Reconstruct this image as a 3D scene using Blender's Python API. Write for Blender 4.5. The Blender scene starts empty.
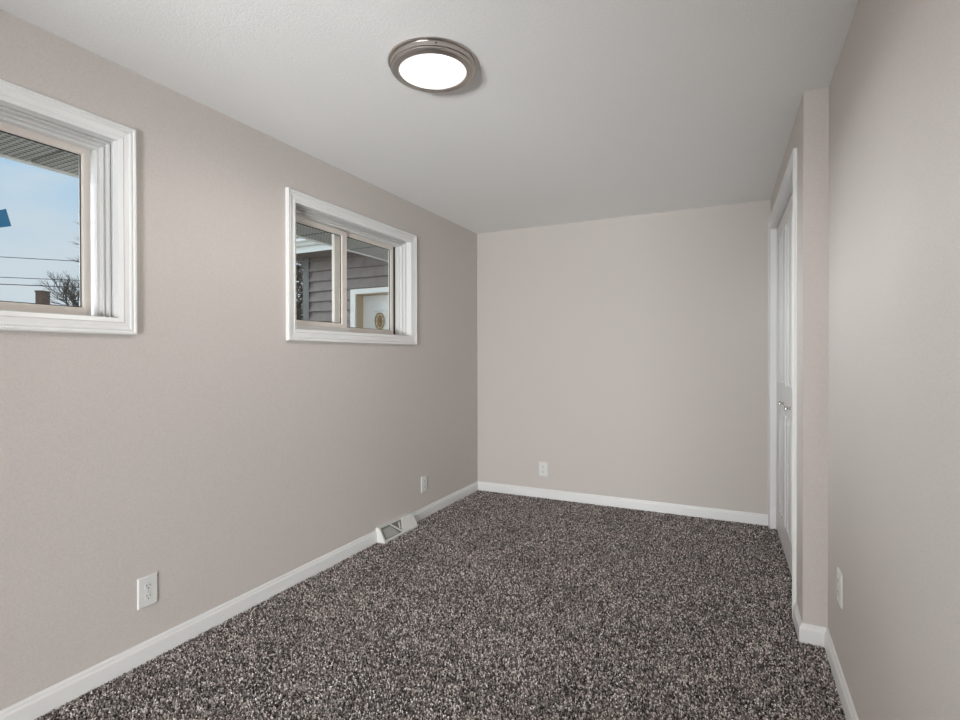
import bpy, bmesh, math, random
import numpy as np
from mathutils import Vector, Matrix

random.seed(7)
S = bpy.context.scene
COL = S.collection

# ------------------------------------------------------------------ camera
F_PX, YAW, PITCH, ROLL, CAM_H = 523.54, 0.4561, 0.0061, -0.0017, 1.2683
cd = bpy.data.cameras.new('camera')
cam = bpy.data.objects.new('camera', cd)
COL.objects.link(cam)
cd.sensor_width = 36.0
cd.lens = F_PX * 36.0 / 960.0
cd.clip_start = 0.02
cam.matrix_world = (Matrix.Translation((0, 0, CAM_H)) @ Matrix.Rotation(YAW, 4, 'Z')
                    @ Matrix.Rotation(math.pi / 2 - PITCH, 4, 'X') @ Matrix.Rotation(ROLL, 4, 'Z'))
S.camera = cam

# ------------------------------------------------------------------ view
S.view_settings.view_transform = 'Standard'
S.view_settings.look = 'None'
S.view_settings.gamma = 1.0
S.view_settings.exposure = 0.0
S.view_settings.use_curve_mapping = False

# ------------------------------------------------------------------ sky
W = bpy.data.worlds.new('sky')
S.world = W
W.use_nodes = True
nt = W.node_tree
nt.nodes.clear()
tc = nt.nodes.new('ShaderNodeTexCoord')
sep = nt.nodes.new('ShaderNodeSeparateXYZ')
nt.links.new(tc.outputs['Generated'], sep.inputs[0])
ramp = nt.nodes.new('ShaderNodeValToRGB')
ramp.color_ramp.elements[0].position = 0.0
ramp.color_ramp.elements[0].color = (0.60, 0.68, 0.74, 1)
ramp.color_ramp.elements[1].position = 0.52
ramp.color_ramp.elements[1].color = (0.66, 0.68, 0.70, 1)
e = ramp.color_ramp.elements.new(0.14)
e.color = (0.60, 0.71, 0.80, 1)
e = ramp.color_ramp.elements.new(0.30)
e.color = (0.33, 0.60, 0.87, 1)
e = ramp.color_ramp.elements.new(0.40)
e.color = (0.34, 0.58, 0.84, 1)
nt.links.new(sep.outputs['Z'], ramp.inputs[0])
mp = nt.nodes.new('ShaderNodeMapping')
mp.inputs['Scale'].default_value = (1.0, 1.0, 3.2)
nt.links.new(tc.outputs['Generated'], mp.inputs[0])
nz = nt.nodes.new('ShaderNodeTexNoise')
nz.inputs['Scale'].default_value = 3.2
nz.inputs['Detail'].default_value = 6.0
nz.inputs['Roughness'].default_value = 0.55
nt.links.new(mp.outputs[0], nz.inputs['Vector'])
cr = nt.nodes.new('ShaderNodeValToRGB')
cr.color_ramp.elements[0].position = 0.42
cr.color_ramp.elements[0].color = (0, 0, 0, 1)
cr.color_ramp.elements[1].position = 0.72
cr.color_ramp.elements[1].color = (0.7, 0.7, 0.7, 1)
nt.links.new(nz.outputs[0], cr.inputs[0])
mx = nt.nodes.new('ShaderNodeMixRGB')
mx.inputs[2].default_value = (0.72, 0.76, 0.80, 1)
nt.links.new(cr.outputs[0], mx.inputs[0])
nt.links.new(ramp.outputs[0], mx.inputs[1])
bg = nt.nodes.new('ShaderNodeBackground')
bg.inputs[1].default_value = 1.0
nt.links.new(mx.outputs[0], bg.inputs[0])
wo = nt.nodes.new('ShaderNodeOutputWorld')
nt.links.new(bg.outputs[0], wo.inputs[0])

# ------------------------------------------------------------------ room sizes
XL, XR, YB, YJ, YR, H = -2.2229, 0.3591, 4.4747, 2.7205, -0.95, 2.44
C1, C2 = 0.2640, 0.2261
FZ = -0.012                      # backing under the carpet pile; z = 0 is the pile's top
LX, LY = -1.090, 1.800           # ceiling lamp


def lamp_light(name, kind, loc, energy, color, **kw):
    d = bpy.data.lights.new(name, kind)
    d.energy = energy
    d.color = color
    for k, v in kw.items():
        setattr(d, k, v)
    o = bpy.data.objects.new(name, d)
    COL.objects.link(o)
    o.location = loc
    return o


lamp_light('ceiling_lamp_light', 'SPOT', (LX, LY, H - 0.055), 25.0, (1.0, 0.965, 0.92),
           spot_size=math.radians(179), spot_blend=0.55, shadow_soft_size=0.0)
# hazy low sun outside, reaching in through the nearer window
sun = lamp_light('hazy_sun', 'SUN', (-8, -4, 5), 10.5, (0.88, 0.95, 1.0), angle=math.radians(50))
sun.rotation_euler = Vector((1.0, 0.12, -0.02)).to_track_quat('-Z', 'Y').to_euler()
# added area light, no source seen: fills the room through the rear opening
rear_fill = lamp_light('rear_fill_light', 'AREA', (-0.3, YR - 3.55, 0.42), 790.0, (0.95, 0.98, 1.0), shape='RECTANGLE', size=3.0, size_y=0.76)
rear_fill.rotation_euler = (math.radians(90 + 20), 0, 0)


# ------------------------------------------------------------------ materials
def mat(name, col, rough=0.6, metal=0.0, bump=None, noise=None, spec=0.5, emit=None):
    m = bpy.data.materials.new(name)
    m.use_nodes = True
    t = m.node_tree
    b = t.nodes['Principled BSDF']
    b.inputs['Base Color'].default_value = (*col, 1)
    b.inputs['Roughness'].default_value = rough
    b.inputs['Metallic'].default_value = metal
    b.inputs['Specular IOR Level'].default_value = spec
    g = t.nodes.new('ShaderNodeNewGeometry')
    if bump:
        n = t.nodes.new('ShaderNodeTexNoise')
        n.inputs['Scale'].default_value = bump[0]
        n.inputs['Detail'].default_value = 3
        t.links.new(g.outputs['Position'], n.inputs['Vector'])
        bp = t.nodes.new('ShaderNodeBump')
        bp.inputs['Strength'].default_value = bump[1]
        bp.inputs['Distance'].default_value = bump[2]
        t.links.new(n.outputs[0], bp.inputs['Height'])
        t.links.new(bp.outputs[0], b.inputs['Normal'])
    if noise:
        n = t.nodes.new('ShaderNodeTexNoise')
        n.inputs['Scale'].default_value = noise[0]
        n.inputs['Detail'].default_value = 4
        t.links.new(g.outputs['Position'], n.inputs['Vector'])
        r = t.nodes.new('ShaderNodeValToRGB')
        r.color_ramp.elements[0].position = 0.3
        r.color_ramp.elements[1].position = 0.7
        r.color_ramp.elements[0].color = (*[c * (1 - noise[1]) for c in col], 1)
        r.color_ramp.elements[1].color = (*[min(1, c * (1 + noise[1])) for c in col], 1)
        t.links.new(n.outputs[0], r.inputs[0])
        t.links.new(r.outputs[0], b.inputs['Base Color'])
    if emit:
        b.inputs['Emission Color'].default_value = (*emit[0], 1)
        b.inputs['Emission Strength'].default_value = emit[1]
    return m


M = {}
M['wall'] = mat('taupe_wall_paint', (0.600, 0.555, 0.522), 0.75, bump=(260, 0.35, 0.0016), noise=(200, 0.06), spec=0.3)
M['ceiling'] = mat('white_ceiling_paint', (0.88, 0.875, 0.86), 0.85, bump=(160, 0.3, 0.003), noise=(150, 0.045), spec=0.2)
M['trim'] = mat('white_trim_paint', (0.80, 0.80, 0.79), 0.35)
M['door'] = mat('white_door_paint', (0.70, 0.695, 0.685), 0.4, bump=(90, 0.15, 0.001))
M['vinyl'] = mat('white_vinyl', (0.72, 0.715, 0.70), 0.4)
M['sash'] = mat('cream_vinyl', (0.68, 0.625, 0.575), 0.45)
M['gasket'] = mat('dark_gasket_and_gap', (0.03, 0.03, 0.03), 0.7)
M['plastic'] = mat('white_plastic', (0.74, 0.74, 0.72), 0.3)
M['slot'] = mat('dark_slot', (0.015, 0.015, 0.015), 0.8)
M['screw'] = mat('painted_screw', (0.55, 0.55, 0.54), 0.35, metal=0.3)
M['nickel'] = mat('brushed_nickel', (0.50, 0.46, 0.43), 0.28, metal=1.0, bump=(300, 0.05, 0.0005))
M['diffuser'] = mat('lit_diffuser', (0.9, 0.9, 0.9), 0.4, emit=((1.0, 0.985, 0.975), 0.85))
M['register'] = mat('white_enamel', (0.72, 0.72, 0.69), 0.35)
M['vane'] = mat('grey_enamel', (0.40, 0.405, 0.385), 0.5)
M['duct'] = mat('duct_inside', (0.24, 0.245, 0.232), 0.7)
M['knob'] = mat('polished_knob', (0.62, 0.60, 0.57), 0.18, metal=1.0)
M['backing'] = mat('carpet_backing', (0.035, 0.031, 0.030), 0.95)
M['siding'] = mat('taupe_siding', (0.190, 0.158, 0.144), 0.65, noise=(14, 0.12))
M['corner'] = mat('grey_corner_board', (0.095, 0.092, 0.088), 0.6)
M['extwhite'] = mat('white_exterior_trim', (0.72, 0.73, 0.71), 0.5)
M['extdoor'] = mat('white_entry_door', (0.82, 0.82, 0.81), 0.5)
M['jambtan'] = mat('tan_door_jamb', (0.43, 0.34, 0.235), 0.6)
M['gold'] = mat('golden_caming', (0.36, 0.235, 0.08), 0.4, noise=(60, 0.5))
M['ground'] = mat('dry_lawn', (0.30, 0.29, 0.24), 0.95, noise=(2.0, 0.2))
M['bark'] = mat('grey_bark', (0.10, 0.085, 0.075), 0.9, noise=(12, 0.3))
M['leaf'] = mat('olive_leaf', (0.125, 0.100, 0.060), 0.8, noise=(5, 0.45))
M['brick'] = mat('brown_brick', (0.20, 0.135, 0.110), 0.85, noise=(9, 0.2))
M['roof'] = mat('brown_shingle', (0.155, 0.120, 0.095), 0.9, noise=(7, 0.25))
M['cable'] = mat('black_cable', (0.05, 0.05, 0.055), 0.7)
M['patch'] = mat('blue_patch', (0.020, 0.190, 0.390), 0.6)
M['patchrim'] = mat('pink_patch_edge', (0.75, 0.42, 0.62), 0.6)


def glass_mat():
    m = bpy.data.materials.new('window_glass')
    m.use_nodes = True
    t = m.node_tree
    t.nodes.clear()
    o = t.nodes.new('ShaderNodeOutputMaterial')
    mix = t.nodes.new('ShaderNodeMixShader')
    tr = t.nodes.new('ShaderNodeBsdfTransparent')
    tr.inputs[0].default_value = (0.97, 0.98, 0.975, 1)
    gl = t.nodes.new('ShaderNodeBsdfGlossy')
    gl.inputs['Roughness'].default_value = 0.0
    fr = t.nodes.new('ShaderNodeFresnel')
    fr.inputs[0].default_value = 1.45
    ge = t.nodes.new('ShaderNodeNewGeometry')
    inv = t.nodes.new('ShaderNodeMath')
    inv.operation = 'SUBTRACT'
    inv.inputs[0].default_value = 1.0
    t.links.new(ge.outputs['Backfacing'], inv.inputs[1])
    mul = t.nodes.new('ShaderNodeMath')
    mul.operation = 'MULTIPLY'
    t.links.new(fr.outputs[0], mul.inputs[0])
    t.links.new(inv.outputs[0], mul.inputs[1])
    t.links.new(mul.outputs[0], mix.inputs[0])
    t.links.new(tr.outputs[0], mix.inputs[1])
    t.links.new(gl.outputs[0], mix.inputs[2])
    t.links.new(mix.outputs[0], o.inputs[0])
    return m


M['glass'] = glass_mat()


def carpet_mat():
    m = bpy.data.materials.new('carpet_tufts')
    m.use_nodes = True
    t = m.node_tree
    b = t.nodes['Principled BSDF']
    b.inputs['Roughness'].default_value = 0.95
    b.inputs['Specular IOR Level'].default_value = 0.1
    g = t.nodes.new('ShaderNodeNewGeometry')
    r = t.nodes.new('ShaderNodeValToRGB')
    r.color_ramp.interpolation = 'LINEAR'
    r.color_ramp.elements[0].position = 0.0
    r.color_ramp.elements[0].color = (0.040, 0.034, 0.033, 1)
    r.color_ramp.elements[1].position = 1.0
    r.color_ramp.elements[1].color = (0.85, 0.80, 0.78, 1)
    e = r.color_ramp.elements.new(0.35)
    e.color = (0.16, 0.14, 0.135, 1)
    e = r.color_ramp.elements.new(0.7)
    e.color = (0.42, 0.375, 0.36, 1)
    t.links.new(g.outputs['Random Per Island'], r.inputs[0])
    n = t.nodes.new('ShaderNodeTexNoise')
    n.inputs['Scale'].default_value = 150
    n.inputs['Detail'].default_value = 2
    t.links.new(g.outputs['Position'], n.inputs['Vector'])
    n2 = t.nodes.new('ShaderNodeTexNoise')
    n2.inputs['Scale'].default_value = 3.0
    t.links.new(g.outputs['Position'], n2.inputs['Vector'])
    mr = t.nodes.new('ShaderNodeMapRange')
    mr.inputs[1].default_value = 0.32
    mr.inputs[2].default_value = 0.68
    mr.inputs[3].default_value = 0.22
    mr.inputs[4].default_value = 2.4
    t.links.new(n.outputs[0], mr.inputs[0])
    mr2 = t.nodes.new('ShaderNodeMapRange')
    mr2.inputs[1].default_value = 0.35
    mr2.inputs[2].default_value = 0.65
    mr2.inputs[3].default_value = 0.92
    mr2.inputs[4].default_value = 1.08
    t.links.new(n2.outputs[0], mr2.inputs[0])
    mu = t.nodes.new('ShaderNodeMath')
    mu.operation = 'MULTIPLY'
    t.links.new(mr.outputs[0], mu.inputs[0])
    t.links.new(mr2.outputs[0], mu.inputs[1])
    mm = t.nodes.new('ShaderNodeVectorMath')
    mm.operation = 'SCALE'
    t.links.new(r.outputs[0], mm.inputs[0])
    t.links.new(mu.outputs[0], mm.inputs['Scale'])
    t.links.new(mm.outputs[0], b.inputs['Base Color'])
    return m


M['carpet'] = carpet_mat()


# ------------------------------------------------------------------ mesh helpers
def obj(name, bm, m, parent=None, smooth=False, bevel=0.0):
    bmesh.ops.recalc_face_normals(bm, faces=bm.faces)
    me = bpy.data.meshes.new(name)
    bm.to_mesh(me)
    bm.free()
    me.materials.append(m)
    if smooth:
        for p in me.polygons:
            p.use_smooth = True
        me.set_sharp_from_angle(angle=math.radians(32))
    o = bpy.data.objects.new(name, me)
    COL.objects.link(o)
    if parent:
        o.parent = parent
        o.matrix_parent_inverse = Matrix.Translation(-parent.location) if parent.type == 'EMPTY' else Matrix()
    if bevel:
        md = o.modifiers.new('bevel', 'BEVEL')
        md.width = bevel
        md.segments = 2
        md.limit_method = 'ANGLE'
    return o


def empty(name, loc):
    o = bpy.data.objects.new(name, None)
    COL.objects.link(o)
    o.location = loc
    o.empty_display_size = 0.05
    return o


def tag(o, label=None, cat=None, group=None, kind=None):
    for k, v in (('label', label), ('category', cat), ('group', group), ('kind', kind)):
        if v:
            o[k] = v
    return o


def box(bm, x0, x1, y0, y1, z0, z1, mtx=None):
    vs = [bm.verts.new((x, y, z)) for x in (x0, x1) for y in (y0, y1) for z in (z0, z1)]
    for f in ((0, 1, 3, 2), (4, 6, 7, 5), (0, 4, 5, 1), (2, 3, 7, 6), (0, 2, 6, 4), (1, 5, 7, 3)):
        bm.faces.new([vs[i] for i in f])
    if mtx:
        for v in vs:
            v.co = mtx @ v.co
    return vs


def BM(*boxes, mtx=None):
    bm = bmesh.new()
    for b in boxes:
        box(bm, *b, mtx=mtx)
    return bm


def bar(bm, p, q, w, h, up=(0, 0, 1)):
    p, q = Vector(p), Vector(q)
    d = (q - p).normalized()
    s = d.cross(Vector(up)).normalized() * w / 2
    u = s.cross(d).normalized() * h / 2
    a = [bm.verts.new(p + i * s + j * u) for i, j in ((-1, -1), (1, -1), (1, 1), (-1, 1))]
    b = [bm.verts.new(q + i * s + j * u) for i, j in ((-1, -1), (1, -1), (1, 1), (-1, 1))]
    for i in range(4):
        j = (i + 1) % 4
        bm.faces.new((a[i], a[j], b[j], b[i]))
    bm.faces.new(a)
    bm.faces.new(b)


def tube(bm, pts, radii, n=6):
    rings = []
    for i, p in enumerate(pts):
        a = Vector(pts[max(0, i - 1)])
        b = Vector(pts[min(len(pts) - 1, i + 1)])
        d = (b - a).normalized()
        ref = Vector((0, 0, 1)) if abs(d.z) < 0.9 else Vector((1, 0, 0))
        s = d.cross(ref).normalized()
        u = s.cross(d)
        rings.append([bm.verts.new(Vector(p) + radii[i] * (math.cos(k * 2 * math.pi / n) * s + math.sin(k * 2 * math.pi / n) * u)) for k in range(n)])
    for r0, r1 in zip(rings, rings[1:]):
        for k in range(n):
            j = (k + 1) % n
            bm.faces.new((r0[k], r0[j], r1[j], r1[k]))
    bm.faces.new(rings[0])
    bm.faces.new(rings[-1])


def lathe(bm, prof, n=64, mtx=None):
    """prof: list of (r, z); r = 0 closes to a pole"""
    rings = []
    for r, z in prof:
        if r < 1e-6:
            rings.append([bm.verts.new((0, 0, z))])
        else:
            rings.append([bm.verts.new((r * math.cos(2 * math.pi * k / n), r * math.sin(2 * math.pi * k / n), z)) for k in range(n)])
    for a, b in zip(rings, rings[1:]):
        for k in range(n):
            j = (k + 1) % n
            if len(a) == 1 and len(b) == 1:
                continue
            if len(a) == 1:
                bm.faces.new((a[0], b[k], b[j]))
            elif len(b) == 1:
                bm.faces.new((a[k], a[j], b[0]))
            else:
                bm.faces.new((a[k], a[j], b[j], b[k]))
    if mtx:
        for v in bm.verts:
            v.co = mtx @ v.co


def rect_sweep(bm, prof, y0, y1, z0, z1, fn=None, closed=True):
    """sweeps a profile (inset, depth) around the rectangle; fn(y, z, depth) -> point"""
    fn = fn or (lambda y, z, d: (d, y, z))
    loops = []
    for i, d in prof:
        loops.append([bm.verts.new(fn(y, z, d)) for y, z in
                      ((y0 + i, z0 + i), (y1 - i, z0 + i), (y1 - i, z1 - i), (y0 + i, z1 - i))])
    n = len(loops)
    for k in range(n if closed else n - 1):
        a, b = loops[k], loops[(k + 1) % n]
        for c in range(4):
            e = (c + 1) % 4
            bm.faces.new((a[c], a[e], b[e], b[c]))
    return loops


def molding(name, prof, p0, p1, nrm, m0=0.0, m1=0.0, m=None, parent=None):
    """prof: closed (t, z) swept from p0 to p1 (xy); t goes along nrm; m0/m1 shift the ends for mitres"""
    bm = bmesh.new()
    p0, p1, nrm = Vector((*p0, 0)), Vector((*p1, 0)), Vector((*nrm, 0)).normalized()
    d = (p1 - p0).normalized()
    a = [bm.verts.new(p0 + nrm * t + d * (m0 * t) + Vector((0, 0, z))) for t, z in prof]
    b = [bm.verts.new(p1 + nrm * t + d * (m1 * t) + Vector((0, 0, z))) for t, z in prof]
    n = len(prof)
    for i in range(n):
        j = (i + 1) % n
        bm.faces.new((a[i], a[j], b[j], b[i]))
    bm.faces.new(a)
    bm.faces.new(b)
    return obj(name, bm, m or M['trim'], parent)


def struct(o):
    o['kind'] = 'structure'
    return o


# ------------------------------------------------------------------ room shell
WT = 0.18
XO = XL - WT                                       # outer face of the left wall
XW = 1.05                                          # far side of the closet
struct(obj('floor', BM((XO, 1.7, YR - 3.7, YB + 0.12, -0.15, FZ)), M['backing']))
struct(obj('ceiling', BM((XO, 1.7, YR - 3.7, YB + 0.12, H, H + 0.12)), M['ceiling']))

WIN = [(0.085, 1.246, 1.422, 2.136), (2.175, 3.334, 1.422, 2.136)]     # openings y0 y1 z0 z1
bl = []
JT = 0.012
ys = [YR - 0.1, WIN[0][0] - JT, WIN[0][1] + JT, WIN[1][0] - JT, WIN[1][1] + JT, YB]
for k in range(5):
    if k % 2 == 0:
        bl.append((XO, XL, ys[k], ys[k + 1], FZ, H))
    else:
        z0, z1 = WIN[k // 2][2:]
        bl.append((XO, XL, ys[k], ys[k + 1], FZ, z0 - JT))
        bl.append((XO, XL, ys[k], ys[k + 1], z1 + JT, H))
struct(obj('wall_left', BM(*bl), M['wall']))
struct(obj('wall_back', BM((XO, XW + 0.1, YB, YB + 0.12, FZ, H)), M['wall']))
struct(obj('wall_right', BM((XR, XR + 0.10, YR - 0.1, YJ + 0.1, FZ, H)), M['wall']))
# rear wall behind the camera; its opening is invented, shaped for the fill light
struct(obj('wall_rear', BM((XL, -1.4, YR - 0.1, YR, FZ, H), (-0.48, XR, YR - 0.1, YR, FZ, H),
                           (-1.4, -0.48, YR - 0.1, YR, 1.95, H)), M['wall']))
struct(obj('wall_fill_box', BM((XO, -2.2, YR - 3.7, YR - 0.1, FZ, H), (1.6, 1.7, YR - 3.7, YR - 0.1, FZ, H), (XR, 1.6, YR - 0.1, YR, FZ, H),
                           (XO, 1.7, YR - 3.8, YR - 3.7, FZ, H)), M['wall']))  # invented enclosure around the added fill light

# closet front: wall runs from (C1, YJ) to (C2, YB), very slightly out of parallel
dvec = Vector((C2 - C1, YB - YJ, 0))
LC = dvec.length
dvec.normalize()
nvec = Vector((-dvec.y, dvec.x, 0))
CM = Matrix(((dvec.x, nvec.x, 0, C1), (dvec.y, nvec.y, 0, YJ), (0, 0, 1, 0), (0, 0, 0, 1)))   # local (s, n, z)
S0, S1, DZ = 0.272, 1.692, 2.212                    # doorway in closet wall
bm = BM((0, S0, -0.12, 0, FZ, H), (S1, LC + 0.02, -0.09, 0, FZ, H), (S0, S1, -0.09, 0, DZ, H), mtx=CM)
struct(obj('wall_closet', bm, M['wall']))
struct(obj('wall_closet_side', BM((XW, XW + 0.1, YJ, YB, FZ, H), (XR + 0.10, XW, YJ, YJ + 0.1, FZ, H)), M['wall']))

# baseboards
BH = 0.081
BP = [(0, FZ), (0.0145, FZ), (0.0145, 0.058), (0.0125, 0.063), (0.0095, 0.066), (0.0088, 0.074), (0.0065, 0.079), (0.0035, BH), (0, BH)]
VY0, VY1 = 2.90, 3.315                               # floor register
struct(molding('baseboard_left', BP, (XL, YR), (XL, YB), (1, 0), 1, -1))
struct(molding('baseboard_back', BP, (XL, YB), (C2, YB), (0, -1), 1, -1))
struct(molding('baseboard_right', BP, (XR, YR), (XR, YJ), (-1, 0), 1, -1))
struct(molding('baseboard_jog', BP, (C1, YJ), (XR, YJ), (0, -1), -1, -1))
p1 = CM @ Vector((0.212, 0, 0))
struct(molding('baseboard_closet', BP, (C1, YJ), (p1.x, p1.y), (nvec.x, nvec.y), -1, 0))
struct(molding('baseboard_rear', BP, (-1.4, YR), (XL, YR), (0, 1), 0, -1))

# ------------------------------------------------------------------ carpet pile (nobody could count it)
def carpet():
    rng = np.random.default_rng(3)
    sp = 0.0062
    xs = np.arange(XL + 0.006, XR + 0.02, sp)
    ysv = np.arange(0.55, YB - 0.005, sp)
    gx, gy = np.meshgrid(xs, ysv)
    x = gx.ravel() + rng.uniform(-0.4, 0.4, gx.size) * sp
    y = gy.ravel() + rng.uniform(-0.4, 0.4, gx.size) * sp
    lim = np.where(y < YJ - 0.012, XR - 0.013, C1 - 0.018 + (C2 - C1) * (y - YJ) / (YB - YJ) + np.where((y > YJ + 0.28) & (y < YJ + 1.68), 0.14, 0.0))
    keep = (x < lim) & (x > XL + 0.012) & (y < YB - 0.012)
    x, y = x[keep], y[keep]
    n = x.size
    hgt = rng.uniform(0.008, 0.0165, n)
    r = rng.uniform(0.0027, 0.0047, n)
    th = rng.uniform(0, 2 * np.pi, n)
    ln = rng.uniform(0, 0.0065, n)
    la = rng.uniform(0, 2 * np.pi, n)
    co = np.zeros((n, 7, 3), np.float32)
    for k in range(3):
        a = th + k * 2 * np.pi / 3
        co[:, k, 0] = x + r * 0.75 * np.cos(a)
        co[:, k, 1] = y + r * 0.75 * np.sin(a)
        co[:, k, 2] = FZ
        a2 = a + 0.6
        co[:, 3 + k, 0] = x + r * np.cos(a2) + 0.6 * ln * np.cos(la)
        co[:, 3 + k, 1] = y + r * np.sin(a2) + 0.6 * ln * np.sin(la)
        co[:, 3 + k, 2] = FZ + 0.7 * hgt
    co[:, 6, 0] = x + ln * np.cos(la)
    co[:, 6, 1] = y + ln * np.sin(la)
    co[:, 6, 2] = FZ + hgt
    tri = []
    for k in range(3):
        j = (k + 1) % 3
        tri += [(k, j, 3 + j), (k, 3 + j, 3 + k), (3 + k, 3 + j, 6)]
    tri = np.array(tri)
    idx = (np.arange(n)[:, None, None] * 7 + tri[None]).reshape(-1).astype(np.int32)
    nf = n * len(tri)
    me = bpy.data.meshes.new('carpet_pile')
    me.vertices.add(n * 7)
    me.vertices.foreach_set('co', co.ravel())
    me.loops.add(nf * 3)
    me.loops.foreach_set('vertex_index', idx)
    me.polygons.add(nf)
    me.polygons.foreach_set('loop_start', np.arange(0, nf * 3, 3, dtype=np.int32))
    me.polygons.foreach_set('loop_total', np.full(nf, 3, np.int32))
    me.update(calc_edges=True)
    me.materials.append(M['carpet'])
    o = bpy.data.objects.new('carpet_pile', me)
    COL.objects.link(o)
    tag(o, 'speckled dark grey brown cut pile carpet covering the whole floor', 'carpet', kind='stuff')


carpet()

# ------------------------------------------------------------------ windows
CW = 0.066                                           # casing width
CASE = [(0, 0), (0, 0.018), (0.003, 0.021), (0.009, 0.021), (0.012, 0.0165), (0.015, 0.0155), (0.019, 0.0185), (0.024, 0.0175),
        (0.028, 0.0145), (0.046, 0.0125), (0.050, 0.0150), (0.054, 0.0135), (CW, 0.0095), (CW, 0)]


def sash(root, y0, y1, z0, z1, xi, xo, wl=0.031, wr=0.031, w=0.031):
    """wl / wr: left and right stile widths, w: rail width"""
    def ring(prof):
        bm = bmesh.new()
        loops = []
        for k, i, d in prof:          # k = 0..1 share of the member width, i = extra inset
            l, r, t = wl * k + i, wr * k + i, w * k + i
            loops.append([bm.verts.new(c) for c in ((d, y0 + l, z0 + t), (d, y1 - r, z0 + t), (d, y1 - r, z1 - t), (d, y0 + l, z1 - t))])
        for a, b in zip(loops, loops[1:] + loops[:1]):
            for c in range(4):
                e = (c + 1) % 4
                bm.faces.new((a[c], a[e], b[e], b[c]))
        return bm
    s = obj('sash', ring([(0, 0, xo), (0, 0, xi - 0.002), (0, 0.002, xi), (1, -0.005, xi), (1, 0, xi - 0.006), (1, 0, xo)]), M['sash'], root)
    xm = (xi + xo) / 2
    obj('glazing_gasket', ring([(1, 0, xm + 0.003), (1, 0, xm - 0.003), (1, 0.003, xm - 0.003), (1, 0.003, xm + 0.003)]), M['gasket'], s)
    obj('pane', BM((xm - 0.002, xm + 0.002, y0 + wl - 0.002, y1 - wr + 0.002, z0 + w - 0.002, z1 - w + 0.002)), M['glass'], s)
    return s


def window(name, op, gap):
    y0, y1, z0, z1 = op
    root = struct(empty(name, (XL, (y0 + y1) / 2, z0)))
    bm = bmesh.new()
    rect_sweep(bm, [(i, XL + d) for i, d in CASE], y0 - CW + 0.004, y1 + CW - 0.004, z0 - CW + 0.004, z1 + CW - 0.004)
    obj('casing', bm, M['trim'], root)
    bm = bmesh.new()                                   # painted wood lining of the opening
    rect_sweep(bm, [(0, XL + 0.008), (0, XL - 0.034), (-0.012, XL - 0.034), (-0.012, XL + 0.008)][::-1], y0, y1, z0, z1)
    obj('jamb', bm, M['trim'], root)
    bm = bmesh.new()                                   # stepped vinyl frame
    x = XL - 0.034
    # (side inset, bottom inset, depth): the sill side is lower than the head and the sides
    prof = [(-0.002, -0.002, -0.13), (-0.002, -0.002, 0.001), (0.003, 0.002, 0.001), (0.003, 0.002, -0.012), (0.007, 0.004, -0.012), (0.0085, 0.005, -0.003),
            (0.014, 0.007, -0.003), (0.014, 0.007, -0.024), (0.018, 0.008, -0.030), (0.020, 0.009, -0.022), (0.025, 0.010, -0.022),
            (0.025, 0.010, -0.045), (0.035, 0.014, -0.045), (0.035, 0.014, -0.075), (0.031, 0.012, -0.079), (0.031, 0.012, -0.13)]
    loops = [[bm.verts.new(c) for c in ((x + d, y0 + i, z0 + k), (x + d, y1 - i, z0 + k), (x + d, y1 - i, z1 - i), (x + d, y0 + i, z1 - i))] for i, k, d in prof]
    for a, b2 in zip(loops, loops[1:] + loops[:1]):
        for c in range(4):
            e2 = (c + 1) % 4
            bm.faces.new((a[c], a[e2], b2[e2], b2[c]))
    # raised inner sill track under the inner sash
    box(bm, x - 0.070, x - 0.046, y0 + 0.03, (y0 + y1) / 2 - 0.024, z0 + 0.004, z0 + 0.033)
    obj('frame', bm, M['vinyl'], root)
    b = 0.033
    ym = (y0 + y1) / 2
    xi = XL - 0.034 - 0.047
    # inner (left) sash and outer (right) sash
    sash(root, y0 + b, ym - 0.044, z0 + b, z1 - b - 0.015, xi, xi - 0.022, wr=0.050)
    sash(root, ym - 0.108 - gap, y1 - 0.043 - gap, z0 + 0.014, z1 - b, xi - 0.026, xi - 0.048, wl=0.060)
    if gap > 0.005:
        obj('dark_gap_strip', BM((xi - 0.050, xi - 0.036, y1 - 0.046 - gap, y1 - 0.031, z0 + 0.012, z1 - 0.031)), M['gasket'], root)  # dark strip put in for the dark gap beside the slid sash
    return root


window('window_1', WIN[0], 0.0)
window('window_2', WIN[1], 0.026)

# ------------------------------------------------------------------ closet doorway
CL = lambda s, z, n: CM @ Vector((s, n, z))
bm = bmesh.new()
o_, t_ = 0.058, DZ + 0.058
cas = [(0, 0), (0, 0.014), (0.003, 0.018), (0.008, 0.018), (0.011, 0.0145), (0.040, 0.011), (0.050, 0.010), (0.058, 0.008), (0.058, 0)]
loops = []
for i, d in cas:
    pts = [(S0 - o_ + i, FZ), (S0 - o_ + i, t_ - i), (S1 + o_ - i, t_ - i), (S1 + o_ - i, FZ)]
    loops.append([bm.verts.new(CL(s, z, d)) for s, z in pts])
for a, b in zip(loops, loops[1:] + loops[:1]):
    for c in range(3):
        bm.faces.new((a[c], a[c + 1], b[c + 1], b[c]))
bm.faces.new([l[0] for l in loops])
bm.faces.new([l[3] for l in loops])
struct(obj('trim_1', bm, M['trim']))
# lining of the doorway (jamb)
struct(obj('trim_2', BM((S0, S0 + 0.006, -0.088, 0.004, FZ, DZ - 0.006), (S1 - 0.006, S1, -0.088, 0.004, FZ, DZ - 0.006), (S0, S1, -0.088, 0.004, DZ - 0.006, DZ), mtx=CM), M['trim']))

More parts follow.
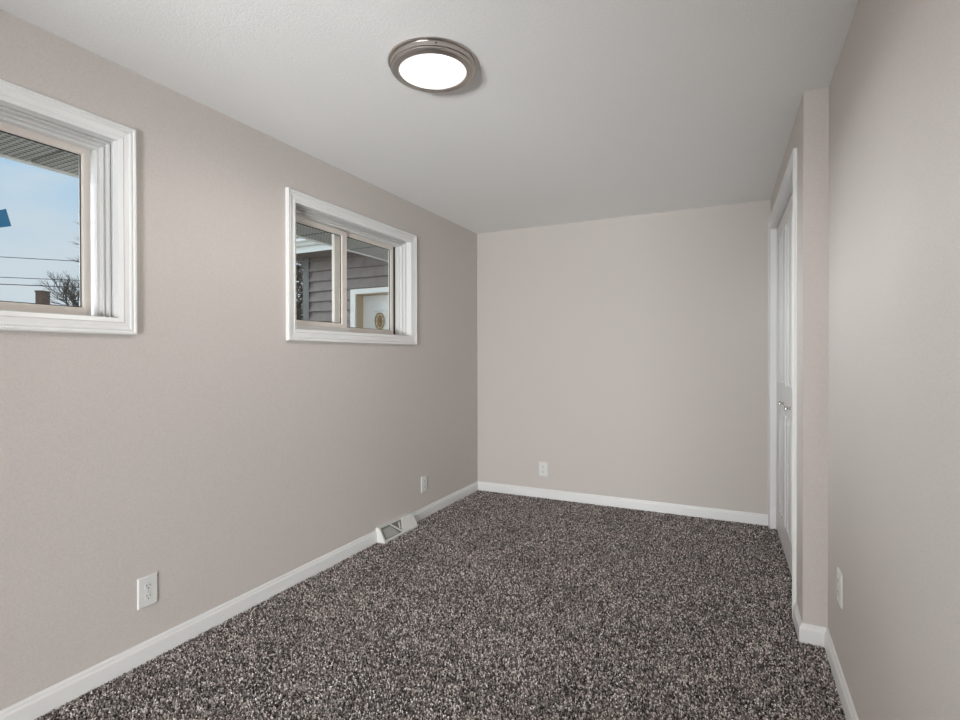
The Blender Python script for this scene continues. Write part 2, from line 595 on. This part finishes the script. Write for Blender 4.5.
door = struct(empty('door_1', tuple(CM @ Vector(((S0 + S1) / 2, -0.03, 0)))))
lw = (S1 - S0 - 0.012) / 4
for k in range(4):
    a, b = S0 + 0.006 + k * lw + 0.0018, S0 + 0.006 + (k + 1) * lw - 0.0018
    z0, z1 = 0.012, DZ - 0.014
    bm = BM((a, b, -0.064, -0.034, z0, z1), mtx=CM)
    st = 0.062
    for (pz0, pz1) in ((0.20, 0.90), (1.075, z1 - 0.11)):
        # raised moulding and raised field of the panel
        rect_sweep(bm, [(0, -0.0345), (0.003, -0.029), (0.008, -0.0275), (0.013, -0.029), (0.017, -0.0345)], a + st, b - st, pz0, pz1, fn=CL, closed=False)
        lo = rect_sweep(bm, [(0.036, -0.0345), (0.046, -0.0295)], a + st, b - st, pz0, pz1, fn=CL, closed=False)
        bm.faces.new(lo[-1])
    leaf = obj('door_leaf', bm, M['door'], door)
    if k in (1, 2):
        kb = bmesh.new()
        km = CM @ Matrix.Translation(((a + b) / 2, -0.034, 0.965)) @ Matrix.Rotation(-math.pi / 2, 4, 'X')
        lathe(kb, [(0, 0), (0.012, 0), (0.012, 0.003), (0.006, 0.005), (0.0055, 0.014), (0.011, 0.018), (0.0145, 0.023), (0.0135, 0.029), (0.008, 0.032), (0, 0.033)], 24, km)
        obj('knob', kb, M['knob'], leaf, smooth=True)

# ------------------------------------------------------------------ ceiling lamp
lamp = tag(empty('ceiling_lamp', (LX, LY, H)), 'round flush ceiling light with stepped brushed nickel rim, switched on', 'ceiling light')
T0 = Matrix.Translation((LX, LY, H))
bm = bmesh.new()
lathe(bm, [(0.150, 0.0), (0.175, 0.0), (0.178, -0.002), (0.178, -0.006), (0.175, -0.009), (0.1690, -0.0095), (0.1685, -0.027),
           (0.1640, -0.0285), (0.1635, -0.033), (0.1590, -0.038), (0.146, -0.0405), (0.1365, -0.040), (0.1335, -0.037), (0.1315, -0.030)], 96, T0)
obj('rim', bm, M['nickel'], lamp, smooth=True)
bm = bmesh.new()
lathe(bm, [(0.1330, -0.034), (0.131, -0.037), (0.125, -0.039), (0.10, -0.043), (0.06, -0.046), (0.0, -0.047)], 64, T0)
obj('diffuser', bm, M['diffuser'], lamp, smooth=True)
bm = bmesh.new()
a = math.radians(-55)
pm = Matrix.Translation((LX + 0.167 * math.cos(a), LY + 0.167 * math.sin(a), H - 0.018)) @ Matrix.Rotation(a, 4, 'Z') @ Matrix.Rotation(math.pi / 2, 4, 'Y')
lathe(bm, [(0, 0.004), (0.003, 0.003), (0.004, 0.0), (0.004, -0.002)], 16, pm)
obj('set_screw', bm, M['slot'], lamp, smooth=True)


# ------------------------------------------------------------------ power outlets
def outlet(loc, rotz, label):
    """local frame: +x out of the wall, y along it, z up"""
    T = Matrix.Translation(loc) @ Matrix.Rotation(rotz, 4, 'Z')
    root = tag(empty('power_outlet', loc), label, 'power outlet', 'duplex power outlets low on the walls')
    w, h = 0.083, 0.128
    fn = lambda y, z, d: T @ Vector((d, y, z))
    bm = bmesh.new()
    lo = rect_sweep(bm, [(0, 0.0), (0, 0.003), (0.004, 0.0065)], -w / 2, w / 2, -h / 2, h / 2, fn=fn, closed=False)
    bm.faces.new(lo[-1])
    bm.faces.new(lo[0])
    obj('cover_plate', bm, M['plastic'], root)
    for s in (1, -1):
        zc = 0.0215 * s
        bm = bmesh.new()
        pts = []
        for k in range(40):
            t = 2 * math.pi * k / 40
            pts.append((max(-0.0145, min(0.0145, 0.0178 * math.cos(t))), zc + 0.0168 * math.sin(t) * 0.86))
        f = [bm.verts.new(T @ Vector((0.0082, y, z))) for y, z in pts]
        b = [bm.verts.new(T @ Vector((0.0060, y * 1.03, zc + (z - zc) * 1.03))) for y, z in pts]
        bm.faces.new(f)
        for k in range(40):
            j = (k + 1) % 40
            bm.faces.new((f[k], f[j], b[j], b[k]))
        r = obj('receptacle', bm, M['plastic'], root)
        for yy, hh in ((-0.0066, 0.0046), (0.0066, 0.0038)):
            obj('slot', BM((0.0080, 0.0086, yy - 0.0014, yy + 0.0014, zc + 0.0035 - hh, zc + 0.0035 + hh), mtx=T), M['slot'], r)
        bm = bmesh.new()
        lathe(bm, [(0, 0.0006), (0.0028, 0.0006), (0.0028, 0.0)], 16, T @ Matrix.Translation((0.0080, 0, zc - 0.0085)) @ Matrix.Rotation(math.pi / 2, 4, 'Y'))
        obj('ground_hole', bm, M['slot'], r)
    bm = bmesh.new()
    lathe(bm, [(0, 0.0016), (0.0028, 0.0012), (0.0034, 0)], 16, T @ Matrix.Translation((0.0064, 0, 0)) @ Matrix.Rotation(math.pi / 2, 4, 'Y'))
    obj('screw', bm, M['screw'], root)
    return root


outlet((XL, 1.353, 0.288), 0, 'white outlet low on the left wall, nearest the camera, before the floor register')
outlet((XL, 3.518, 0.265), 0, 'white outlet on the left wall just beyond the floor register')
outlet((-1.561, YB, 0.258), -math.pi / 2, 'white outlet on the back wall facing the camera')
outlet((XR, 2.412, 0.379), math.pi, 'white outlet seen edge on, on the right wall')


# ------------------------------------------------------------------ floor register
def register():
    root = tag(empty('floor_register', (XL + 0.04, (VY0 + VY1) / 2, 0.0)),
               'white sloped metal heating register at the foot of the left wall', 'heating vent')
    B = (XL + 0.078, 0.0)
    Tt = (XL + 0.024, 0.097)

    def P(s, t, off=0.0):
        x = B[0] + (Tt[0] - B[0]) * t
        z = B[1] + (Tt[1] - B[1]) * t
        nx, nz = 0.87, 0.49
        return Vector((x + nx * off, VY0 + (VY1 - VY0) * s, z + nz * off))
    out = [(0, 0), (1, 0), (1, 1), (0, 1)]
    hole = [(0.045, 0.17), (0.545, 0.15), (0.66, 0.90), (0.05, 0.92)]
    bm = bmesh.new()
    o = [bm.verts.new(P(*q)) for q in out]
    i = [bm.verts.new(P(*q)) for q in hole]
    ib = [bm.verts.new(P(q[0], q[1], -0.012)) for q in hole]
    for k in range(4):
        j = (k + 1) % 4
        bm.faces.new((o[k], o[j], i[j], i[k]))
        bm.faces.new((i[k], i[j], ib[j], ib[k]))
    # top return to the wall and the two end caps
    t0, t1 = bm.verts.new((XL + 0.001, VY0, 0.099)), bm.verts.new((XL + 0.001, VY1, 0.099))
    bm.faces.new((o[3], o[2], t1, t0))
    f0, f1 = bm.verts.new((XL + 0.001, VY0, FZ)), bm.verts.new((XL + 0.001, VY1, FZ))
    g0, g1 = bm.verts.new((B[0], VY0, FZ)), bm.verts.new((B[0], VY1, FZ))
    bm.faces.new((t0, o[3], o[0], g0, f0))
    bm.faces.new((t1, o[2], o[1], g1, f1))
    bm.faces.new((o[0], o[1], g1, g0))
    obj('housing', bm, M['register'], root)
    bm = bmesh.new()                                   # front lip and rolled edges
    bar(bm, P(0, 0.05, 0.002), P(1, 0.05, 0.002), 0.010, 0.004)
    bar(bm, P(0.008, 0.0, 0.002), P(0.008, 1.0, 0.002), 0.006, 0.004)
    bar(bm, P(0.0, 0.985, 0.002), P(1, 0.985, 0.002), 0.005, 0.004)
    obj('rolled_edge', bm, M['register'], root)
    bm = bmesh.new()
    bm.faces.new([bm.verts.new(P(q[0], q[1], -0.012)) for q in ((0.03, 0.1), (0.6, 0.1), (0.7, 0.95), (0.03, 0.95))])
    obj('duct_opening', bm, M['duct'], root)
    bm = bmesh.new()
    bar(bm, P(0.30, 0.93, 0.0), P(0.545, 0.15, 0.0), 0.010, 0.006, up=(0.87, 0, 0.49))
    obj('divider', bm, M['register'], root)
    bm = bmesh.new()
    bm.faces.new([bm.verts.new(P(q[0], q[1], -0.0085)) for q in ((0.10, 0.22), (0.46, 0.20), (0.33, 0.80), (0.10, 0.80))])
    obj('damper_plate', bm, M['vane'], root)
    bm = bmesh.new()
    bar(bm, P(0.52, 0.40, -0.004), P(0.54, 0.80, 0.001), 0.008, 0.003, up=(0.87, 0, 0.49))
    obj('damper_lever', bm, M['register'], root)


register()

# ------------------------------------------------------------------ outdoors
struct(obj('ground', BM((-60, XO - 0.02, -40, 60, -0.4, -0.02)), M['ground']))
# eave over the two windows
SZ = 2.305
EX = -3.385


def soffit_mat():
    m = mat('perforated_soffit', (0.40, 0.395, 0.38), 0.6)
    t = m.node_tree
    b = t.nodes['Principled BSDF']
    g = t.nodes.new('ShaderNodeNewGeometry')
    v = t.nodes.new('ShaderNodeTexVoronoi')
    v.inputs['Scale'].default_value = 30
    v.inputs['Randomness'].default_value = 0.0
    t.links.new(g.outputs['Position'], v.inputs['Vector'])
    r = t.nodes.new('ShaderNodeValToRGB')
    r.color_ramp.elements[0].position = 0.34
    r.color_ramp.elements[0].color = (0.10, 0.10, 0.097, 1)
    r.color_ramp.elements[1].position = 0.40
    r.color_ramp.elements[1].color = (0.40, 0.395, 0.38, 1)
    t.links.new(v.outputs['Distance'], r.inputs[0])
    t.links.new(r.outputs[0], b.inputs['Base Color'])
    return m


bm = bmesh.new()
y = -3.0
while y < 4.9:                                         # soffit boards with open seams
    box(bm, EX + 0.02, XO, y, min(y + 0.300, 4.95), SZ, SZ + 0.02)
    y += 0.318
box(bm, EX + 0.02, XO, -3.0, 4.95, SZ + 0.032, SZ + 0.042)
struct(obj('trim_3', bm, soffit_mat()))
struct(obj('trim_4', BM((EX, EX + 0.02, -3.0, 4.72, SZ - 0.010, SZ + 0.16)), M['extwhite']))

# wing of the house with siding and entry door
WY, FY = 5.05, 4.76
wing = tag(empty('house_wing', (-3.8, WY, -0.02)), 'taupe sided house wing with white entry door seen through the far window', 'house')
WX0, WX1 = -4.985, -2.42
DX0, DX1, DTOP = -4.205, -3.22, 2.085
bm = bmesh.new()


def clap(bm, x0, x1, z0, z1):
    v = [bm.verts.new(c) for c in ((x0, WY - 0.030, z0), (x1, WY - 0.030, z0), (x1, WY - 0.003, z1), (x0, WY - 0.003, z1),
                                   (x0, WY + 0.01, z0), (x1, WY + 0.01, z0), (x1, WY + 0.01, z1), (x0, WY + 0.01, z1))]
    for f in ((0, 1, 2, 3), (0, 4, 5, 1), (3, 2, 6, 7), (0, 3, 7, 4), (1, 5, 6, 2), (4, 7, 6, 5)):
        bm.faces.new([v[i] for i in f])


z = 2.352 - 0.1265 * 19
while z < 2.50:
    z1 = min(z + 0.1265, 2.53)
    if z < DTOP - 0.01 and z1 > DTOP:
        clap(bm, WX0 + 0.10, DX0, z, z1)
        clap(bm, DX1, WX1, z, z1)
        box(bm, DX0, DX1, WY - 0.015, WY + 0.01, DTOP - 0.002, z1)
    elif z < DTOP - 0.01:
        clap(bm, WX0 + 0.10, DX0, z, z1)
        clap(bm, DX1, WX1, z, z1)
    else:
        clap(bm, WX0 + 0.10, WX1, z, z1)
    z += 0.1265
obj('siding', bm, M['siding'], wing)
obj('wall_core', BM((WX0 + 0.02, DX0 + 0.02, WY + 0.01, WY + 0.14, -0.02, 2.53), (DX1 - 0.02, WX1, WY + 0.01, WY + 0.14, -0.02, 2.53),
                    (DX0, DX1, WY + 0.01, WY + 0.14, DTOP, 2.53), (DX0 + 0.02, DX1, WY + 0.14, WY + 0.2, -0.02, DTOP)), M['siding'], wing)
obj('corner_board', BM((WX0, WX0 + 0.10, WY - 0.03, WY + 0.1, -0.02, 2.53)), M['corner'], wing)
obj('eave_soffit', BM((WX0 - 0.6, WX1, FY, WY + 0.1, 2.528, 2.545)), M['siding'], wing)
bm = BM((WX0 - 0.6, WX1, FY - 0.02, FY, 2.528, 2.70))
obj('fascia', bm, M['extwhite'], wing)
bm = bmesh.new()                                        # gutter with rolled top edge
prof = [(0, 2.598), (-0.05, 2.598), (-0.065, 2.615), (-0.060, 2.625), (-0.100, 2.645), (-0.100, 2.668), (-0.090, 2.668), (0, 2.668)]
a = [bm.verts.new((WX0 - 0.6, FY - 0.02 + t, z)) for t, z in prof]
b = [bm.verts.new((-3.42, FY - 0.02 + t, z)) for t, z in prof]
for i in range(len(prof)):
    j = (i + 1) % len(prof)
    bm.faces.new((a[i], a[j], b[j], b[i]))
bm.faces.new(a)
bm.faces.new(b)
obj('gutter', bm, M['extwhite'], wing)
bm = bmesh.new()
bm2 = [(WX0 - 0.6, FY - 0.02), (WX1, FY - 0.02)]
v = [bm.verts.new(c) for c in ((WX0 - 0.6, FY - 0.06, 2.70), (WX1, FY - 0.06, 2.70), (WX1, 8.0, 4.1), (WX0 - 0.6, 8.0, 4.1),
                               (WX0 - 0.6, FY - 0.06, 2.73), (WX1, FY - 0.06, 2.73), (WX1, 8.0, 4.13), (WX0 - 0.6, 8.0, 4.13))]
for f in ((0, 1, 2, 3), (4, 7, 6, 5), (0, 4, 5, 1), (2, 6, 7, 3), (1, 5, 6, 2), (0, 3, 7, 4)):
    bm.faces.new([v[i] for i in f])
obj('roof', bm, M['roof'], wing)
# door frame, jamb, slab
fw = 0.072
obj('door_frame', BM((DX0, DX0 + fw, WY - 0.045, WY + 0.03, -0.02, DTOP - 0.058), (DX1 - fw, DX1, WY - 0.045, WY + 0.03, -0.02, DTOP - 0.058),
                     (DX0, DX1, WY - 0.045, WY + 0.03, DTOP - 0.058, DTOP)), M['extwhite'], wing)
obj('door_jamb', BM((DX0 + fw, DX0 + fw + 0.015, WY - 0.02, WY + 0.14, -0.02, DTOP - 0.070), (DX1 - fw - 0.015, DX1 - fw, WY - 0.02, WY + 0.14, -0.02, DTOP - 0.070),
                    (DX0 + fw, DX1 - fw, WY - 0.02, WY + 0.14, DTOP - 0.070, DTOP - 0.058)), M['jambtan'], wing)
dy = WY + 0.09
bm = BM((DX0 + fw + 0.016, DX1 - fw - 0.016, dy, dy + 0.045, 0.0, DTOP - 0.071))
slab = obj('entry_door', bm, M['extdoor'], wing)
ox, oz = -3.862, 1.700
bm = bmesh.new()
rect_sweep(bm, [(0, dy), (0.004, dy - 0.008), (0.014, dy - 0.008), (0.018, dy)], ox - 0.105, ox + 0.105, oz - 0.42, oz + 0.135,
           fn=lambda a_, z_, d: (a_, d, z_), closed=False)
obj('panel_molding', bm, M['extdoor'], slab)
bm = bmesh.new()
for (rw, rh) in ((0.066, 0.096), (0.028, 0.062)):
    n = 32
    pts = [(ox + rw * math.cos(2 * math.pi * k / n), dy - 0.010, oz + rh * math.sin(2 * math.pi * k / n)) for k in range(n + 1)]
    tube(bm, pts, [0.0075] * (n + 1), 6)
for k in range(8):
    t = 2 * math.pi * k / 8
    tube(bm, [(ox, dy - 0.010, oz), (ox + 0.06 * math.cos(t), dy - 0.010, oz + 0.09 * math.sin(t))], [0.007, 0.004], 5)
obj('oval_ornament', bm, M['gold'], slab)


# plants and things far outside
def twig(bm, p, d, ln, r, depth, spread=0.55):
    p = Vector(p)
    d = Vector(d).normalized()
    mid = p + d * ln * 0.5 + Vector((random.uniform(-1, 1), random.uniform(-1, 1), random.uniform(-1, 1))) * ln * 0.06
    q = p + d * ln
    tube(bm, [p, mid, q], [r, r * 0.8, r * 0.6], 4)
    if depth == 0:
        return
    for k in range(random.choice((3, 4))):
        nd = d + Vector((random.gauss(0, spread), random.gauss(0, spread), random.gauss(0.12, spread * 0.7)))
        t = random.uniform(0.5, 1.0)
        twig(bm, p + d * ln * t, nd, ln * random.uniform(0.6, 0.82), r * 0.58, depth - 1, spread)


def ray(u, v, z):
    """a point z metres in front of the photograph's viewpoint"""
    return cam.matrix_world @ Vector(((u - 480) / F_PX * z, -(v - 360) / F_PX * z, -z))


c = ray(84, 300, 25.0)
bm = bmesh.new()
tube(bm, [(c.x, c.y, -0.05), (c.x + 0.05, c.y, 1.4), (c.x, c.y, 2.6)], [0.16, 0.13, 0.11], 8)
for k in range(6):
    a = k * math.pi / 3 + 0.3
    twig(bm, (c.x, c.y, 2.5), (0.55 * math.cos(a), 0.55 * math.sin(a), 1.0), 1.15, 0.055, 4, 0.5)
tag(obj('bare_tree', bm, M['bark']), 'bare leafless rounded tree at lower right of the nearer window', 'tree')

c = ray(108, 300, 16.0)
bm = bmesh.new()
tube(bm, [(c.x, c.y, -0.05), (c.x, c.y, 2.5), (c.x, c.y + 0.1, 5.0)], [0.16, 0.13, 0.08], 8)
lv = Vector((-math.cos(YAW), -math.sin(YAW), 0))
for zz, ln in ((3.0, 0.55), (3.7, 0.62), (4.4, 0.62), (5.0, 0.5)):
    twig(bm, (c.x, c.y, zz), lv + Vector((0, 0, 0.5)), ln, 0.018, 3, 0.35)
tag(obj('bare_tree', bm, M['bark']), 'tall tree beside the nearer window frame, only thin bare twigs showing', 'tree')

# neighbour's house: brown roof with a brick chimney
hb = tag(empty('neighbour_house', tuple(ray(66, 340, 38.0).xy) + (-0.02,)), 'distant low house with brown roof and brick chimney', 'house')
d = Vector((math.cos(YAW), math.sin(YAW), 0))          # across
e = Vector((-math.sin(YAW), math.cos(YAW), 0))         # away
hc = Vector((hb.location.x, hb.location.y, 0))
HM = Matrix(((d.x, e.x, 0, hc.x), (d.y, e.y, 0, hc.y), (0, 0, 1, 0), (0, 0, 0, 1)))
obj('house_wall', BM((-0.6, 12.0, -2.0, 5.0, -0.02, 3.4), mtx=HM), M['siding'], hb)
bm = bmesh.new()
v = [bm.verts.new(HM @ Vector(q)) for q in ((-1.0, -2.5, 3.3), (12.4, -2.5, 3.3), (12.4, 1.5, 5.15), (-0.75, 1.5, 5.15), (-1.0, 5.5, 3.3), (12.4, 5.5, 3.3))]
for f in ((0, 1, 2, 3), (5, 4, 3, 2), (0, 3, 4), (1, 5, 2), (0, 4, 5, 1)):
    bm.faces.new([v[i] for i in f])
obj('house_roof', bm, M['roof'], hb)
bm = BM((-1.95, -1.38, -0.3, 0.3, -0.02, 5.98), (-1.98, -1.35, -0.33, 0.33, 5.98, 6.10), mtx=HM)
box(bm, -1.38, -0.6, -0.3, 0.3, -0.02, 3.4, mtx=HM)
obj('chimney', bm, M['brick'], hb)

# overhead cables
for (v0, v1, sag, r, lab) in ((256.5, 261, 0.10, 0.010, 'topmost thin overhead cable crossing the sky in the nearer window'),
                              (277.0, 280.3, 0.05, 0.010, 'middle of the three overhead cables, close above the lowest one'),
                              (284.0, 287.2, 0.04, 0.013, 'lowest and thickest of the three overhead cables in the nearer window')):
    s = (v1 - v0) / 79.0
    bm = bmesh.new()
    pts = []
    for k in range(13):
        u = -420 + k * 70
        p = ray(u, v0 + s * u, 15.0)
        t = (k - 6) / 6.0
        p.z += sag * (t * t - 0.1)
        pts.append(p)
    tube(bm, pts, [r] * 13, 6)
    tag(obj('overhead_cable', bm, M['cable']), lab, 'cable', 'overhead cables outside the nearer window')

# brownish evergreen beyond the corner of the wing
c = ray(298, 300, 9.0)
bush = tag(empty('evergreen_tree', (c.x, c.y, -0.02)), 'brown green shaggy tree left of the house wing, through the far window', 'tree')
bm = bmesh.new()
tube(bm, [(c.x, c.y, -0.02), (c.x, c.y, 2.2)], [0.12, 0.05], 8)
obj('trunk', bm, M['bark'], bush)
bm = bmesh.new()
for k in range(5200):
    zz = random.uniform(0.4, 3.0)
    rr = 0.30 * (1.0 - 0.12 * zz) * math.sqrt(random.random()) + 0.03
    a = random.uniform(0, 2 * math.pi)
    p = Vector((c.x + rr * math.cos(a), c.y + rr * math.sin(a), zz))
    q = p + Vector((random.gauss(0, 1), random.gauss(0, 1), random.gauss(-0.2, 0.8))).normalized() * random.uniform(0.04, 0.10)
    w = (q - p).cross(Vector((random.gauss(0, 1), random.gauss(0, 1), random.gauss(0, 1)))).normalized() * 0.014
    vs = [bm.verts.new(x) for x in (p, (p + q) / 2 + w, q, (p + q) / 2 - w)]
    bm.faces.new(vs)
obj('foliage', bm, M['leaf'], bush)

# flat blue four-sided shape on the glass of the nearer window
xs_ = XL - 0.034 - 0.047 - 0.026 - 0.011 - 0.002
st = [(0.880, 1.770), (0.936, 1.800), (0.9515, 1.741), (0.900, 1.722)]
bm = bmesh.new()
a = [bm.verts.new((xs_ - 0.0020, y, z)) for y, z in st]
b = [bm.verts.new((xs_ - 0.0004, y, z)) for y, z in st]
bm.faces.new(a)
bm.faces.new(b)
for i in range(4):
    j = (i + 1) % 4
    bm.faces.new((a[i], a[j], b[j], b[i]))
sk = tag(obj('patch', bm, M['patch']), 'blue four-sided patch on the pane of the nearer window', 'patch')
